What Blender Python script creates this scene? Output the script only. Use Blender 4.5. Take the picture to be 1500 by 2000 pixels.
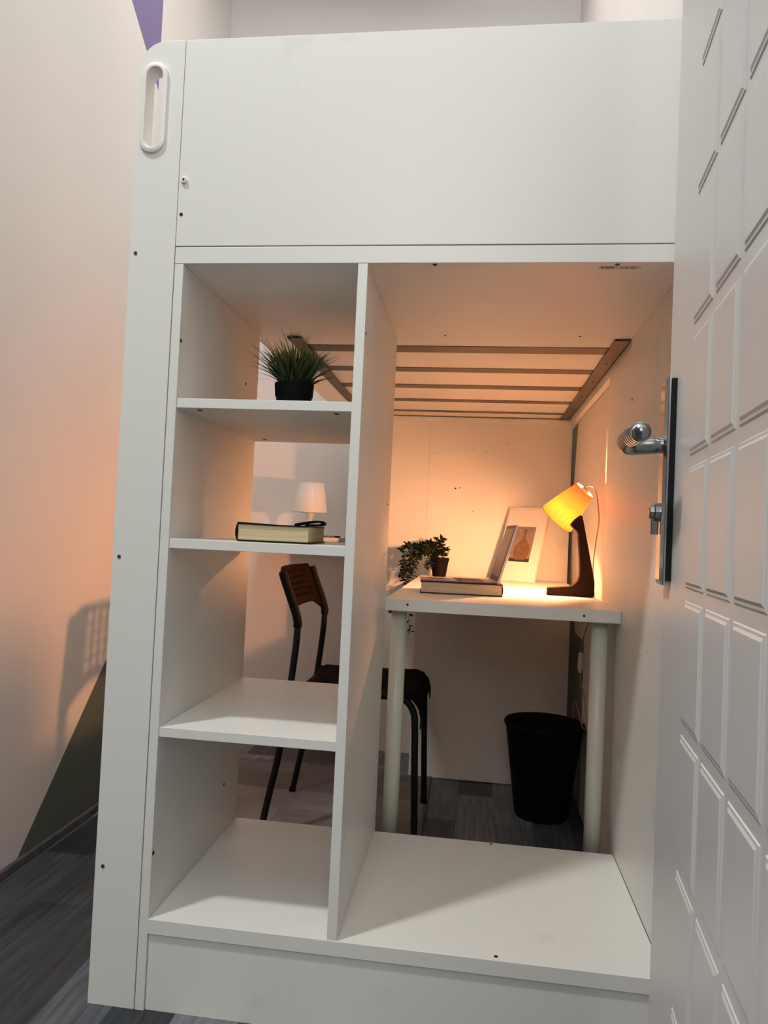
import bpy, bmesh, math, random
from mathutils import Vector, Matrix
random.seed(7)
S = bpy.context.scene
for o in list(bpy.data.objects): bpy.data.objects.remove(o)
COL = S.collection
PI = math.pi

# ------------------------------------------------------------ camera
cam_d = bpy.data.cameras.new('camera'); cam = bpy.data.objects.new('camera', cam_d); COL.objects.link(cam)
CX, CY, CZ, YAW, PIT, ROL, FPX = 0.5902, -1.2989, 0.8955, -0.1293, 0.0292, 0.0453, 1420.6
fw = Vector((math.sin(YAW)*math.cos(PIT), math.cos(YAW)*math.cos(PIT), math.sin(PIT)))
r0 = Vector((math.cos(YAW), -math.sin(YAW), 0)); u0 = r0.cross(fw)
rr = r0*math.cos(ROL) + u0*math.sin(ROL); uu = -r0*math.sin(ROL) + u0*math.cos(ROL)
M = Matrix((rr, uu, -fw)).transposed().to_4x4(); M.translation = (CX, CY, CZ)
cam.matrix_world = M
cam_d.sensor_fit = 'VERTICAL'; cam_d.sensor_height = 36.0; cam_d.lens = 36.0*FPX/2000.0
cam_d.clip_start = 0.02
S.camera = cam

# ------------------------------------------------------------ light, world, exposure
S.view_settings.view_transform = 'Standard'; S.view_settings.look = 'None'
S.view_settings.gamma = 1.0; S.view_settings.exposure = 0.0
try: S.view_settings.use_curve_mapping = False
except Exception: pass
W = bpy.data.worlds.new('world'); S.world = W; W.use_nodes = True
W.node_tree.nodes['Background'].inputs[0].default_value = (0.95, 1.0, 0.98, 1)
W.node_tree.nodes['Background'].inputs[1].default_value = 0.09

def area(name, loc, target, size, power, col, sizey=None):
    d = bpy.data.lights.new(name, 'AREA'); d.energy = power; d.color = col
    d.shape = 'RECTANGLE'; d.size = size; d.size_y = sizey or size
    o = bpy.data.objects.new(name, d); COL.objects.link(o); o.location = loc
    o.rotation_euler = (Vector(target)-Vector(loc)).to_track_quat('-Z', 'Y').to_euler()
    return o
sp_d = bpy.data.lights.new('spot_track', 'SPOT'); sp_d.energy = 350; sp_d.color = (1.0, 0.985, 0.94); sp_d.spot_size = math.radians(66); sp_d.spot_blend = .6; sp_d.shadow_soft_size = .13
sp_o = bpy.data.objects.new('spot_track', sp_d); COL.objects.link(sp_o); sp_o.location = (-1.10, -1.27, 4.6)
sp_o.rotation_euler = (Vector((0.45, 0.0, 0.8)) - Vector(sp_o.location)).to_track_quat('-Z', 'Y').to_euler()
area('front_fill', (0.45, -3.1, 2.4), (0.0, 0, 0.5), 1.5, 34, (1.0, 0.955, 0.90))  # unseen fill lamp, added behind the camera to brighten the lower fronts
area('overhead_panel', (0.6, -1.5, 3.9), (0.30, 0.3, 0.7), 1.8, 18, (0.96, 1.0, 0.985))
area('overhead_back', (0.58, 0.85, 3.4), (0.96, 1.0, 2.8), 0.35, 7, (1.0, 0.98, 0.96))

area('overhead_left_fill', (0.05, 1.0, 3.5), (-0.5, 0.8, 0.6), 0.5, 12, (1.0, 0.95, 0.90))  # unseen fill lamp, added to lift the left wall and back wall

# ------------------------------------------------------------ materials
def nt(name):
    m = bpy.data.materials.new(name); m.use_nodes = True
    return m, m.node_tree.nodes, m.node_tree.links, m.node_tree.nodes['Principled BSDF']
def mat(name, col, rough=0.5, metal=0.0, noise=0.0, nscale=8.0, bump=0.0, bscale=200.0, spec=0.5, col2=None):
    m, N, L, b = nt(name)
    b.inputs['Base Color'].default_value = (*col, 1); b.inputs['Roughness'].default_value = rough
    b.inputs['Metallic'].default_value = metal
    b.inputs['Specular IOR Level'].default_value = spec
    tc = N.new('ShaderNodeTexCoord')
    if noise or col2:
        n = N.new('ShaderNodeTexNoise'); n.inputs['Scale'].default_value = nscale; n.inputs['Detail'].default_value = 4
        L.new(tc.outputs['Object'], n.inputs['Vector'])
        cr = N.new('ShaderNodeValToRGB'); cr.color_ramp.elements[0].position = .35; cr.color_ramp.elements[1].position = .65
        c2 = col2 or tuple(c*(1-noise) for c in col)
        cr.color_ramp.elements[0].color = (*c2, 1); cr.color_ramp.elements[1].color = (*col, 1)
        L.new(n.outputs['Fac'], cr.inputs[0]); L.new(cr.outputs[0], b.inputs['Base Color'])
    if bump:
        n = N.new('ShaderNodeTexNoise'); n.inputs['Scale'].default_value = bscale
        L.new(tc.outputs['Object'], n.inputs['Vector'])
        bp = N.new('ShaderNodeBump'); bp.inputs['Strength'].default_value = bump; bp.inputs['Distance'].default_value = .001
        L.new(n.outputs['Fac'], bp.inputs['Height']); L.new(bp.outputs[0], b.inputs['Normal'])
    return m
def laminate(name, col, rough=.38, scuff=.30):
    m, N, L, b = nt(name)
    b.inputs['Roughness'].default_value = rough
    tc = N.new('ShaderNodeTexCoord')
    n1 = N.new('ShaderNodeTexNoise'); n1.inputs['Scale'].default_value = 7; n1.inputs['Detail'].default_value = 8; n1.inputs['Roughness'].default_value = .7
    L.new(tc.outputs['Object'], n1.inputs['Vector'])
    r1 = N.new('ShaderNodeValToRGB'); r1.color_ramp.elements[0].position = .60; r1.color_ramp.elements[1].position = .80
    r1.color_ramp.elements[0].color = (0, 0, 0, 1); r1.color_ramp.elements[1].color = (1, 1, 1, 1)
    L.new(n1.outputs['Fac'], r1.inputs[0])
    ms = N.new('ShaderNodeMath'); ms.operation = 'MULTIPLY'; ms.inputs[1].default_value = scuff; L.new(r1.outputs[0], ms.inputs[0])
    mx = N.new('ShaderNodeMixRGB'); mx.inputs[1].default_value = (*col, 1); mx.inputs[2].default_value = (.42, .40, .37, 1)
    L.new(ms.outputs[0], mx.inputs[0]); L.new(mx.outputs[0], b.inputs['Base Color'])
    return m
LAM = laminate('white_laminate', (.77, .775, .745))
LAMD = laminate('white_laminate_door', (.76, .75, .745), .32, .1)
WALL = mat('wall_paint', (.76, .725, .70), .55, noise=.03, nscale=3, bump=.15, bscale=90)
PURPLE = mat('purple_wall_paint', (.20, .165, .33), .6, bump=.1)
GREEN = mat('dark_green_wall_paint', (.10, .13, .11), .5, bump=.1)
STEEL = mat('grey_steel', (.080, .072, .064), .5, metal=.0, noise=.15, nscale=30)
CHROME = mat('chrome', (.62, .62, .62), .12, metal=1.0, noise=.1, nscale=20)
CHROMED = mat('dark_chrome', (.30, .31, .31), .25, metal=1.0)
BLACKM = mat('black_metal', (.005, .005, .006), .55, spec=.25)
BROWNP = mat('dark_brown_plastic', (.0080, .0036, .0030), .8, spec=.03)
BLACKP = mat('black_plastic', (.004, .004, .005), .7, spec=.10)
BINB = mat('bin_black', (.003, .003, .004), .75, spec=.12)
LAMPB = mat('lamp_brown_plastic', (.012, .0055, .004), .7, spec=.08)
PAPER = mat('book_pages', (.74, .66, .40), .8, noise=.08, nscale=40)
PAPERW = mat('book_pages_white', (.80, .72, .58), .8, noise=.10, nscale=60)
COVER = mat('black_book_cover', (.006, .005, .005), .55, spec=.12)
COVERB = mat('dark_brown_cover', (.014, .008, .007), .5, spec=.3)
WHITEP = mat('white_plastic', (.80, .77, .74), .35, bump=.02)
WHITEL = mat('leg_white_paint', (.62, .62, .54), .35)
DARK = mat('hole_dark', (.012, .009, .007), .8)
DOT = mat('pin_hole', (.16, .13, .11), .9)
CORDM = mat('cord_plastic', (.33, .27, .22), .5)
GAPM = mat('joint_shadow_gap', (.14, .14, .13), .9)

def pages(name, c):
    m, N, L, b = nt(name); b.inputs['Roughness'].default_value = .8
    tc = N.new('ShaderNodeTexCoord'); mp = N.new('ShaderNodeMapping'); mp.inputs['Scale'].default_value = (6, 6, 700)
    n = N.new('ShaderNodeTexNoise'); n.inputs['Scale'].default_value = 1.0
    L.new(tc.outputs['Object'], mp.inputs[0]); L.new(mp.outputs[0], n.inputs['Vector'])
    cr = N.new('ShaderNodeValToRGB'); cr.color_ramp.elements[0].position = .3; cr.color_ramp.elements[1].position = .7
    cr.color_ramp.elements[0].color = (c[0]*.72, c[1]*.70, c[2]*.68, 1); cr.color_ramp.elements[1].color = (*c, 1)
    L.new(n.outputs['Fac'], cr.inputs[0]); L.new(cr.outputs[0], b.inputs['Base Color'])
    return m
PAGY = pages('yellowed_pages', (.66, .56, .33)); PAGW = pages('cream_pages', (.78, .62, .42))

def plank_mat():
    m, N, L, b = nt('vinyl_planks'); b.inputs['Roughness'].default_value = .42
    b.inputs['Specular IOR Level'].default_value = .35
    tc = N.new('ShaderNodeTexCoord')
    mp = N.new('ShaderNodeMapping'); mp.inputs['Rotation'].default_value = (0, 0, PI/2); mp.inputs['Location'].default_value = (.078, .402, 0)
    L.new(tc.outputs['Object'], mp.inputs[0])
    br = N.new('ShaderNodeTexBrick'); br.inputs['Scale'].default_value = 1.0
    br.inputs['Brick Width'].default_value = .48; br.inputs['Row Height'].default_value = .12
    br.inputs['Mortar Size'].default_value = .0006; br.offset = .5
    br.inputs['Color1'].default_value = (0, 0, 0, 1); br.inputs['Color2'].default_value = (1, 1, 1, 1); br.inputs['Mortar'].default_value = (.3, .3, .3, 1)
    L.new(mp.outputs[0], br.inputs['Vector'])
    cr = N.new('ShaderNodeValToRGB'); e = cr.color_ramp.elements
    e[0].position = 0; e[0].color = (0.0221, 0.0260, 0.0325, 1); e[1].position = 1; e[1].color = (0.19, 0.205, 0.22, 1)
    a = e.new(.35); a.color = (0.0364, 0.0429, 0.0533, 1); a = e.new(.7); a.color = (0.0676, 0.0780, 0.0936, 1)
    L.new(br.outputs['Color'], cr.inputs[0])
    mp2 = N.new('ShaderNodeMapping'); mp2.inputs['Scale'].default_value = (60, 4, 1); L.new(tc.outputs['Object'], mp2.inputs[0])
    n = N.new('ShaderNodeTexNoise'); n.inputs['Scale'].default_value = 1.5; n.inputs['Detail'].default_value = 6; L.new(mp2.outputs[0], n.inputs['Vector'])
    mu = N.new('ShaderNodeMapRange'); mu.inputs['From Min'].default_value = .3; mu.inputs['From Max'].default_value = .7; mu.inputs['To Min'].default_value = .6; mu.inputs['To Max'].default_value = 1.35
    L.new(n.outputs['Fac'], mu.inputs['Value'])
    vm = N.new('ShaderNodeVectorMath'); vm.operation = 'SCALE'; L.new(cr.outputs[0], vm.inputs[0]); L.new(mu.outputs[0], vm.inputs['Scale'])
    L.new(vm.outputs[0], b.inputs['Base Color'])
    bp = N.new('ShaderNodeBump'); bp.inputs['Strength'].default_value = .2; bp.inputs['Distance'].default_value = .001
    L.new(n.outputs['Fac'], bp.inputs['Height']); L.new(bp.outputs[0], b.inputs['Normal'])
    return m
FLOORM = plank_mat()

# ------------------------------------------------------------ mesh helpers
def box(bm, a, b):
    x0, y0, z0 = (min(a[i], b[i]) for i in range(3)); x1, y1, z1 = (max(a[i], b[i]) for i in range(3))
    v = [bm.verts.new(p) for p in ((x0,y0,z0),(x1,y0,z0),(x1,y1,z0),(x0,y1,z0),(x0,y0,z1),(x1,y0,z1),(x1,y1,z1),(x0,y1,z1))]
    for f in ((3,2,1,0),(4,5,6,7),(0,1,5,4),(1,2,6,5),(2,3,7,6),(3,0,4,7)): bm.faces.new([v[i] for i in f])
def frames(pts):
    out = []
    n = None
    for i, p in enumerate(pts):
        t = (pts[min(i+1, len(pts)-1)] - pts[max(i-1, 0)]).normalized()
        if n is None:
            n = Vector((0, 0, 1)) if abs(t.z) < .9 else Vector((0, 1, 0))
        n = (n - t*n.dot(t)).normalized()
        out.append((p, n, t.cross(n)))
    return out
def tube(bm, pts, r, seg=10, cap=True):
    pts = [Vector(p) for p in pts]; rings = []
    rs = r if isinstance(r, (list, tuple)) else [r]*len(pts)
    for (p, n, b), rad in zip(frames(pts), rs):
        rings.append([bm.verts.new(p + n*rad*math.cos(2*PI*k/seg) + b*rad*math.sin(2*PI*k/seg)) for k in range(seg)])
    for a, b in zip(rings, rings[1:]):
        for k in range(seg): bm.faces.new((a[k], a[(k+1) % seg], b[(k+1) % seg], b[k]))
    if cap:
        bm.faces.new(list(reversed(rings[0]))); bm.faces.new(rings[-1])
def smooth_path(pts, n=6):
    P = [Vector(p) for p in pts]; P = [P[0]*2-P[1]] + P + [P[-1]*2-P[-2]]; out = []
    for i in range(1, len(P)-2):
        for k in range(n):
            t = k/n
            out.append(.5*((2*P[i]) + (P[i+1]-P[i-1])*t + (2*P[i-1]-5*P[i]+4*P[i+1]-P[i+2])*t*t + (3*P[i]-P[i-1]-3*P[i+1]+P[i+2])*t**3))
    out.append(P[-2]); return out
def lathe(bm, prof, c=(0, 0, 0), seg=40, M4=None, radf=None):
    rings = []
    for i, (r, z) in enumerate(prof):
        ring = []
        for k in range(seg):
            a = 2*PI*k/seg; R = radf(i, k, r) if radf else r
            p = Vector((R*math.cos(a), R*math.sin(a), z))
            p = (M4 @ p) if M4 else p + Vector(c)
            ring.append(bm.verts.new(p))
        rings.append(ring)
    for a, b in zip(rings, rings[1:]):
        for k in range(seg): bm.faces.new((a[k], a[(k+1) % seg], b[(k+1) % seg], b[k]))
    return rings
def prism(bm, poly, fn, d0, d1):
    """outline poly (a,b) -> fn(a,b,d) extruded from depth d0 to d1"""
    A = [bm.verts.new(fn(a, b, d0)) for a, b in poly]; B = [bm.verts.new(fn(a, b, d1)) for a, b in poly]
    bm.faces.new(A); bm.faces.new(list(reversed(B)))
    n = len(poly)
    for i in range(n): bm.faces.new((A[i], B[i], B[(i+1) % n], A[(i+1) % n]))
def obj(name, bm, m, parent=None, bevel=0, smooth=False, seg=2, origin=None):
    bmesh.ops.recalc_face_normals(bm, faces=bm.faces)
    if origin is None and parent is not None:
        org = Vector(parent.get('_o', (0, 0, 0)))
    else: org = Vector(origin or (0, 0, 0))
    for v in bm.verts: v.co -= org
    me = bpy.data.meshes.new(name); bm.to_mesh(me); bm.free()
    for mm in (m if isinstance(m, (list, tuple)) else [m]): me.materials.append(mm)
    o = bpy.data.objects.new(name, me); COL.objects.link(o)
    if parent is not None: o.parent = parent; o['_o'] = tuple(org)
    else: o.location = org; o['_o'] = tuple(org)
    if parent is not None and parent.parent is None and parent.type == 'EMPTY': pass
    if smooth:
        for p in me.polygons: p.use_smooth = True
    if bevel:
        b = o.modifiers.new('bevel', 'BEVEL'); b.width = bevel; b.segments = seg; b.limit_method = 'ANGLE'; b.angle_limit = math.radians(40)
        b.harden_normals = False
    return o
def thing(name, label, cat, loc=(0, 0, 0), group=None):
    o = bpy.data.objects.new(name, None); COL.objects.link(o); o.location = loc; o.empty_display_size = .1
    o['_o'] = tuple(loc); o['label'] = label; o['category'] = cat
    if group: o['group'] = group
    return o
def tag(o, label, cat, group=None):
    o['label'] = label; o['category'] = cat
    if group: o['group'] = group
    return o
def struct(name, bm, m, **k):
    o = obj(name, bm, m, **k); o['kind'] = 'structure'; return o
def B(a, b):
    bm = bmesh.new(); box(bm, a, b); return bm
def disc(bm, c, n, r, d=.0008, seg=12):
    n = Vector(n).normalized(); c = Vector(c); tube(bm, [c - n*.0003, c + n*d], r, seg)

def hole(name, c, n, r, parent):
    bm = bmesh.new(); disc(bm, c, n, r); return obj(name, bm, DARK, parent)

T = .018
# ------------------------------------------------------------ setting
fb = bmesh.new(); box(fb, (-1.2, -2.6, -.05), (1.6, 2.2, 0)); struct('floor', fb, FLOORM)
HT = 3.55
# left wall with its painted triangles (inner face x = -.545, ends at y = 1.0)
XW = -.545
def wallface(polys, name, xi, xo, y0, y1, mats, HT=HT):
    bm = bmesh.new(); box(bm, (xi, y0, 0), (xo, y1, HT))
    # remove the inner face and refill it with the painted areas
    for f in list(bm.faces):
        if all(abs(v.co.x-xi) < 1e-6 for v in f.verts): bmesh.ops.delete(bm, geom=[f], context='FACES_ONLY')
    for mi, poly in polys:
        f = bm.faces.new([bm.verts.new((xi, y, z)) for y, z in poly]); f.material_index = mi
    bmesh.ops.remove_doubles(bm, verts=bm.verts, dist=1e-5)
    return struct(name, bm, mats)
wallface([(0, [(-.15, 0), (.44, 0), (1.0, .614), (1.0, 2.36), (.15, 3.0), (-.15, 3.0)]),
          (2, [(.44, 0), (1.0, 0), (1.0, .614)]),
          (1, [(1.0, 2.36), (1.0, 3.0), (.15, 3.0)])], 'wall_left', XW, -.705, -.15, 1.0, [WALL, PURPLE, GREEN], 3.0)
struct('wall_left_recess', B((-.71, 1.0, 0), (-.80, 2.06, HT)), WALL)
struct('wall_back', B((-.80, 2.06, 0), (1.06, 2.16, HT)), WALL)
XR_ = .962
wallface([(0, [(-1.3, 0), (1.215, 0), (1.245, .56), (1.478, .56), (1.60, .70), (1.69, 1.02), (1.69, 1.05), (1.60, 1.36), (1.60, HT), (-1.3, HT)]),
          (2, [(1.215, 0), (2.06, 0), (2.06, 1.02), (1.69, 1.02), (1.60, .70), (1.478, .56), (1.245, .56)]),
          (2, [(1.69, 1.02), (2.06, 1.02), (2.06, 1.05), (1.69, 1.05)]),
          (2, [(1.69, 1.05), (2.06, 1.05), (2.06, 1.36), (1.60, 1.36)]),
          (0, [(1.60, 1.36), (2.06, 1.36), (2.06, HT), (1.60, HT)])], 'wall_right', XR_, 1.06, -1.3, 2.06, [WALL, PURPLE, GREEN])
bbm = bmesh.new(); box(bbm, (XW, -.15, 0), (XW+.012, 1.0, .022)); struct('baseboard_left', bbm, mat('baseboard_vinyl', (.10, .105, .115), .6, noise=.4, nscale=30), bevel=.003)

# crumpled vinyl sheet lying on the floor
def sheet():
    bm = bmesh.new(); nx, ny = 70, 60; rnd = random.Random(3); G = []
    edge = [1.435 + .008*math.sin(i*1.3) + rnd.uniform(-.004, .005) + .012*(i/nx) for i in range(nx+1)]
    for i in range(nx+1):
        row = []
        for j in range(ny+1):
            x = -.32 + .78*i/nx; y = .60 + (edge[i]-.60)*j/ny
            z = .0045 + .0012*math.sin(9*y+3*x)*math.sin(7*x-4*y) + .0009*math.sin(31*x+17*y) + .0006*math.sin(57*y-23*x)
            if j == ny: z += .005
            row.append(bm.verts.new((x, y, z)))
        G.append(row)
    for i in range(nx):
        for j in range(ny): bm.faces.new((G[i][j], G[i+1][j], G[i+1][j+1], G[i][j+1]))
    return bm
def sheet_mat():
    m, N, L, b = nt('worn_grey_vinyl'); b.inputs['Roughness'].default_value = .5
    tc = N.new('ShaderNodeTexCoord'); mp = N.new('ShaderNodeMapping'); mp.inputs['Location'].default_value = (0, .03, 0)
    L.new(tc.outputs['Object'], mp.inputs[0])
    br = N.new('ShaderNodeTexBrick'); br.inputs['Scale'].default_value = 1; br.inputs['Brick Width'].default_value = .9; br.inputs['Row Height'].default_value = .17
    br.inputs['Mortar Size'].default_value = .001; br.inputs['Color1'].default_value = (.07, .066, .066, 1); br.inputs['Color2'].default_value = (.20, .18, .18, 1); br.inputs['Mortar'].default_value = (.09, .09, .09, 1)
    L.new(mp.outputs[0], br.inputs['Vector'])
    n = N.new('ShaderNodeTexNoise'); n.inputs['Scale'].default_value = 14; n.inputs['Detail'].default_value = 6; n.inputs['Distortion'].default_value = 1.5; L.new(tc.outputs['Object'], n.inputs['Vector'])
    mu = N.new('ShaderNodeMapRange'); mu.inputs['To Min'].default_value = .6; mu.inputs['To Max'].default_value = 1.4; L.new(n.outputs['Fac'], mu.inputs['Value'])
    vm = N.new('ShaderNodeVectorMath'); vm.operation = 'SCALE'; L.new(br.outputs['Color'], vm.inputs[0]); L.new(mu.outputs[0], vm.inputs['Scale'])
    L.new(vm.outputs[0], b.inputs['Base Color']); return m
sh = obj('floor_covering', sheet(), sheet_mat(), smooth=True)
sh.modifiers.new('thick', 'SOLIDIFY').thickness = .002
tag(sh, 'thin grey crumpled vinyl floor covering with a ragged edge under the chair', 'floor covering')

# ------------------------------------------------------------ loft bed
bed = thing('loft_bed', 'white loft bed with tall guard board and rounded post with hand hole', 'bed', (0, 0, 0))
ZR, ZG = 1.3876, 1.4201
YE = 1.70
# post panel: rounded outer top corner and a capsule shaped hand hole
def post():
    bm = bmesh.new(); x0, x1, r = -.0916, -.0012, .052; t = .026
    outer = [(x0, 0), (x1, 0), (x1, 1.82)]
    for k in range(13):
        a = PI/2 + k*PI/24; outer.append((x0+r+r*math.cos(a), 1.82-r+r*math.sin(a)))
    cx, hr, z0, z1 = -.0575, .0168, 1.630, 1.752
    hole = []
    for k in range(17): a = k*PI/16; hole.append((cx+hr*math.cos(a), z1+hr*math.sin(a)))
    for k in range(17): a = PI+k*PI/16; hole.append((cx+hr*math.cos(a), z0+hr*math.sin(a)))
    rings = {}
    for y in (0, t):
        eo = [bm.verts.new((a, y, b)) for a, b in outer]; ho = [bm.verts.new((a, y, b)) for a, b in hole]
        es = [bm.edges.new((eo[i], eo[(i+1) % len(eo)])) for i in range(len(eo))] + [bm.edges.new((ho[i], ho[(i+1) % len(ho)])) for i in range(len(ho))]
        bmesh.ops.triangle_fill(bm, edges=es, use_beauty=True, use_dissolve=False)
        rings[y] = (eo, ho)
    for q in (0, 1):
        a, b = rings[0][q], rings[t][q]; n = len(a)
        for i in range(n): bm.faces.new((a[i], a[(i+1) % n], b[(i+1) % n], b[i]))
    return bm
pp = obj('post_panel', post(), LAM, bed, bevel=.0008)
# plastic rim round the hand hole
def rim():
    bm = bmesh.new(); cx = -.0575
    prof = [(.0165, .030), (.0160, -.004), (.0165, -.0065), (.0205, -.0065), (.0255, -.005), (.0265, 0.0002), (.0172, .0006)]
    path = []
    for k in range(17): a = k*PI/16; path.append((cx, 1.751, math.cos(a), math.sin(a)))
    for k in range(17): a = PI+k*PI/16; path.append((cx, 1.627, math.cos(a), math.sin(a)))
    rings = [[bm.verts.new((x+c*r, y, z+s*r)) for r, y in prof] for x, z, c, s in path]
    n = len(rings)
    for i in range(n):
        A, Bq = rings[i], rings[(i+1) % n]
        for k in range(len(prof)): bm.faces.new((A[k], A[(k+1) % len(prof)], Bq[(k+1) % len(prof)], Bq[k]))
    return bm
obj('grip_rim', rim(), WHITEP, pp, smooth=False, bevel=.0006)
def bolt_at(x, z, parent, r=.0036, y=0, m=STEEL):
    bm = bmesh.new(); tube(bm, [(x, y+.002, z), (x, y-.0012, z)], r, 18)
    b = obj('bolt', bm, m, parent, bevel=.0004)
    bm = bmesh.new(); tube(bm, [(x, y+.001, z), (x, y-.0015, z)], r*.5, 6); obj('bolt_socket', bm, DARK, b)
for x, z in ((-.079, 1.408), (-.078, .829), (-.076, .253)): bolt_at(x, z, pp)
gb = obj('guard_board', B((0, 0, ZG+.0012), (.954, .018, 1.82)), LAM, bed, bevel=.0008)
bm = bmesh.new(); tube(bm, [(.011, .001, 1.547), (.011, -.005, 1.547)], .0062, 24); cp = obj('screw_cap', bm, WHITEP, gb, bevel=.001)
bm = bmesh.new(); tube(bm, [(.011, -.004, 1.547), (.011, -.0056, 1.547)], .0022, 12); obj('socket', bm, DARK, cp)
bm = bmesh.new(); tube(bm, [(.008, .001, 1.482), (.008, -.0006, 1.482)], .0034, 16); obj('screw_hole', bm, DARK, gb)
obj('joint_strip', B((.0, .002, ZG-.0006), (.954, .018, ZG+.0012)), GAPM, gb)
# side boards that hold the base, running away from the camera
obj('side_board', B((0, .491, ZR), (.018, YE, 1.62)), LAM, bed, bevel=.0008)
obj('side_board', B((.9405, .491, 1.362), (.9585, YE, 1.62)), LAM, bed, bevel=.0008)
ep = obj('end_panel', B((.075, YE, 0), (.9535, YE+.018, 1.82)), LAM, bed, bevel=.0008)
for x, z, r in ((.492, 1.093, .0036), (.51, 1.096, .0026), (.612, 1.245, .002), (.56, 1.26, .0016), (.40, 1.236, .0018), (.70, 1.285, .002), (.566, 1.0, .0018)):
    hole('screw_hole', (x, YE, z), (0, -1, 0), r, ep)
obj('panel_joint', B((.378, YE-.0004, .74), (.3795, YE+.001, 1.36)), mat('joint', (.55, .5, .46), .8), ep)
obj('ledge', B((.08, YE-.02, 1.366), (.94, YE, 1.384)), LAM, bed, bevel=.001)
obj('bed_base', B((.0185, .492, 1.405), (.94, YE-.001, 1.418)), LAM, bed)
# steel rails, front to back (underside at ZR), with bolts
for xa, xb in ((.0885, .1235), (.898, .935)):
    bm = bmesh.new(); box(bm, (xa, .492, 1.3815), (xb, YE-.02, 1.3845)); 
    xs = xb if xa > .5 else xa
    box(bm, (xs-.003, .492, 1.3815), (xs, YE-.02, 1.3855)) if xa > .5 else box(bm, (xs, .492, 1.3815), (xs+.003, YE-.02, 1.3855))
    rl = obj('steel_rail', bm, STEEL, bed, bevel=.0006)
    for y in (.72, .95, 1.18, 1.42):
        bm = bmesh.new(); tube(bm, [((xa+xb)/2, y, 1.382), ((xa+xb)/2, y, 1.3785)], .004, 10); obj('rail_bolt', bm, CHROMED, rl, bevel=.0006)
obj('side_cleat', B((.0185, .492, 1.3885), (.086, YE-.02, 1.405)), LAM, bed)
for y0, y1 in ((.576, .640), (.819, .873), (1.059, 1.115), (1.309, 1.358), (1.546, 1.582)):
    obj('crossbar', B((.0885, y0, 1.3860), (.935, y1, 1.3905)), STEEL, bed, bevel=.001)
for i, (y0, y1) in enumerate(((.4905, .5756), (.6404, .8186), (.8734, 1.0586), (1.1154, 1.3086), (1.3584, 1.5456), (1.5824, 1.6796))):
    obj('base_slat', B((.0890, y0, 1.3876), (.9345, y1, 1.3955)), LAM, bed, bevel=.0008)

# ------------------------------------------------------------ shelving unit below it
D = .49; XD = .353; XI = .936; XO = .954
su = thing('shelving_unit', 'open white shelving unit with four cubbyholes and one tall opening', 'shelf', (0, 0, 0))
pl = obj('side_panel', B((.0008, 0, 0), (T, D, ZR-.0004)), LAM, su, bevel=.0007)
pd = obj('divider', B((XD, 0, .1666), (XD+T, D, ZR-.0004)), LAM, su, bevel=.0007)
pr = obj('side_panel', B((XI, 0, 0), (XO, D, ZR-.0004)), LAM, su, bevel=.0007)
tb = obj('top_board', B((.0008, -.0004, ZR), (XO, D, ZG-.001)), LAM, su, bevel=.0007)
for z in (1.1323, .8679, .517):
    s = obj('shelf', B((T+.0003, .002, z-T), (XD-.0003, D, z)), LAM, su, bevel=.0007)
    if z > 1.1:
        for x, y in ((.055, .026), (.320, .030), (.059, .44)): hole('shelf_fixing', (x, y, z-T), (0, 0, -1), .0052, s)
bb = obj('bottom_board', B((T+.0003, -.001, .1398), (XI-.0003, D, .1666)), LAM, su, bevel=.0007)
obj('plinth', B((T+.0006, .004, 0), (XI-.0003, .022, .1394)), LAM, su, bevel=.0007)
hole('screw_hole', (.652, .011, .1666), (0, 0, 1), .0036, bb); hole('screw_hole', (.652, .48, .1666), (0, 0, 1), .003, bb)
for x, y in ((.493, .008), (.815, .010), (.491, .478), (.814, .473)): hole('screw_hole', (x, y, ZR), (0, 0, -1), .0042 if y < .1 else .0032, tb)
for y, z, r in ((.006, 1.242, .0036), (.396, 1.242, .0034), (.385, .284, .0034), (.006, .284, .0040)): hole('screw_hole', (T, y, z), (1, 0, 0), r, pl)
def pin_holes(xf, nx, parent, ys):
    bm = bmesh.new()
    for y in ys:
        z = .30
        while z < 1.34:
            disc(bm, (xf, y, z), (nx, 0, 0), .0013, .0003, 6); z += .032
    o = obj('pin_holes', bm, DOT, parent); o['kind'] = 'stuff'
pin_holes(XI, -1, pr, (.037, .218, .44)); pin_holes(XD+T, 1, pd, (.037, .45))
hole('screw_hole', (XD+T, .012, 1.261), (1, 0, 0), .003, pd); hole('screw_hole', (XD+T, .45, .966), (1, 0, 0), .003, pd); hole('screw_hole', (XI, .455, 1.235), (-1, 0, 0), .003, pr)
obj('joint_line', B((XI-.0010, .002, .1666), (XI-.0002, D-.002, .1674)), DARK, bb)
# paper sticker with print under the top board
st = obj('sticker', B((.785, .018, ZR-.0003), (.858, .031, ZR+.0002)), mat('sticker_paper', (.62, .56, .52), .7), tb)
INK = mat('sticker_ink', (.20, .14, .12), .8)
def text(name, body, size, loc, rot, m, parent, ext=.0002, ax='LEFT'):
    cu = bpy.data.curves.new(name, 'FONT'); cu.body = body; cu.size = size; cu.extrude = ext; cu.align_x = ax
    o = bpy.data.objects.new(name, cu); COL.objects.link(o)
    dg = bpy.context.evaluated_depsgraph_get(); me = bpy.data.meshes.new_from_object(o.evaluated_get(dg)); bpy.data.objects.remove(o)
    o = bpy.data.objects.new(name, me); COL.objects.link(o); me.materials.append(m)
    o.rotation_euler = rot; o.location = Vector(loc) - Vector(parent.get('_o', (0, 0, 0))); o.parent = parent; o['_o'] = tuple(parent.get('_o', (0, 0, 0)))
    return o
text('printed_number', 'n.a 21', .0125, (.822, .029, ZR-.0005), (PI, 0, 0), INK, st)
bm = bmesh.new()
box(bm, (.790, .0195, ZR-.0006), (.793, .0295, ZR-.0003))
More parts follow.
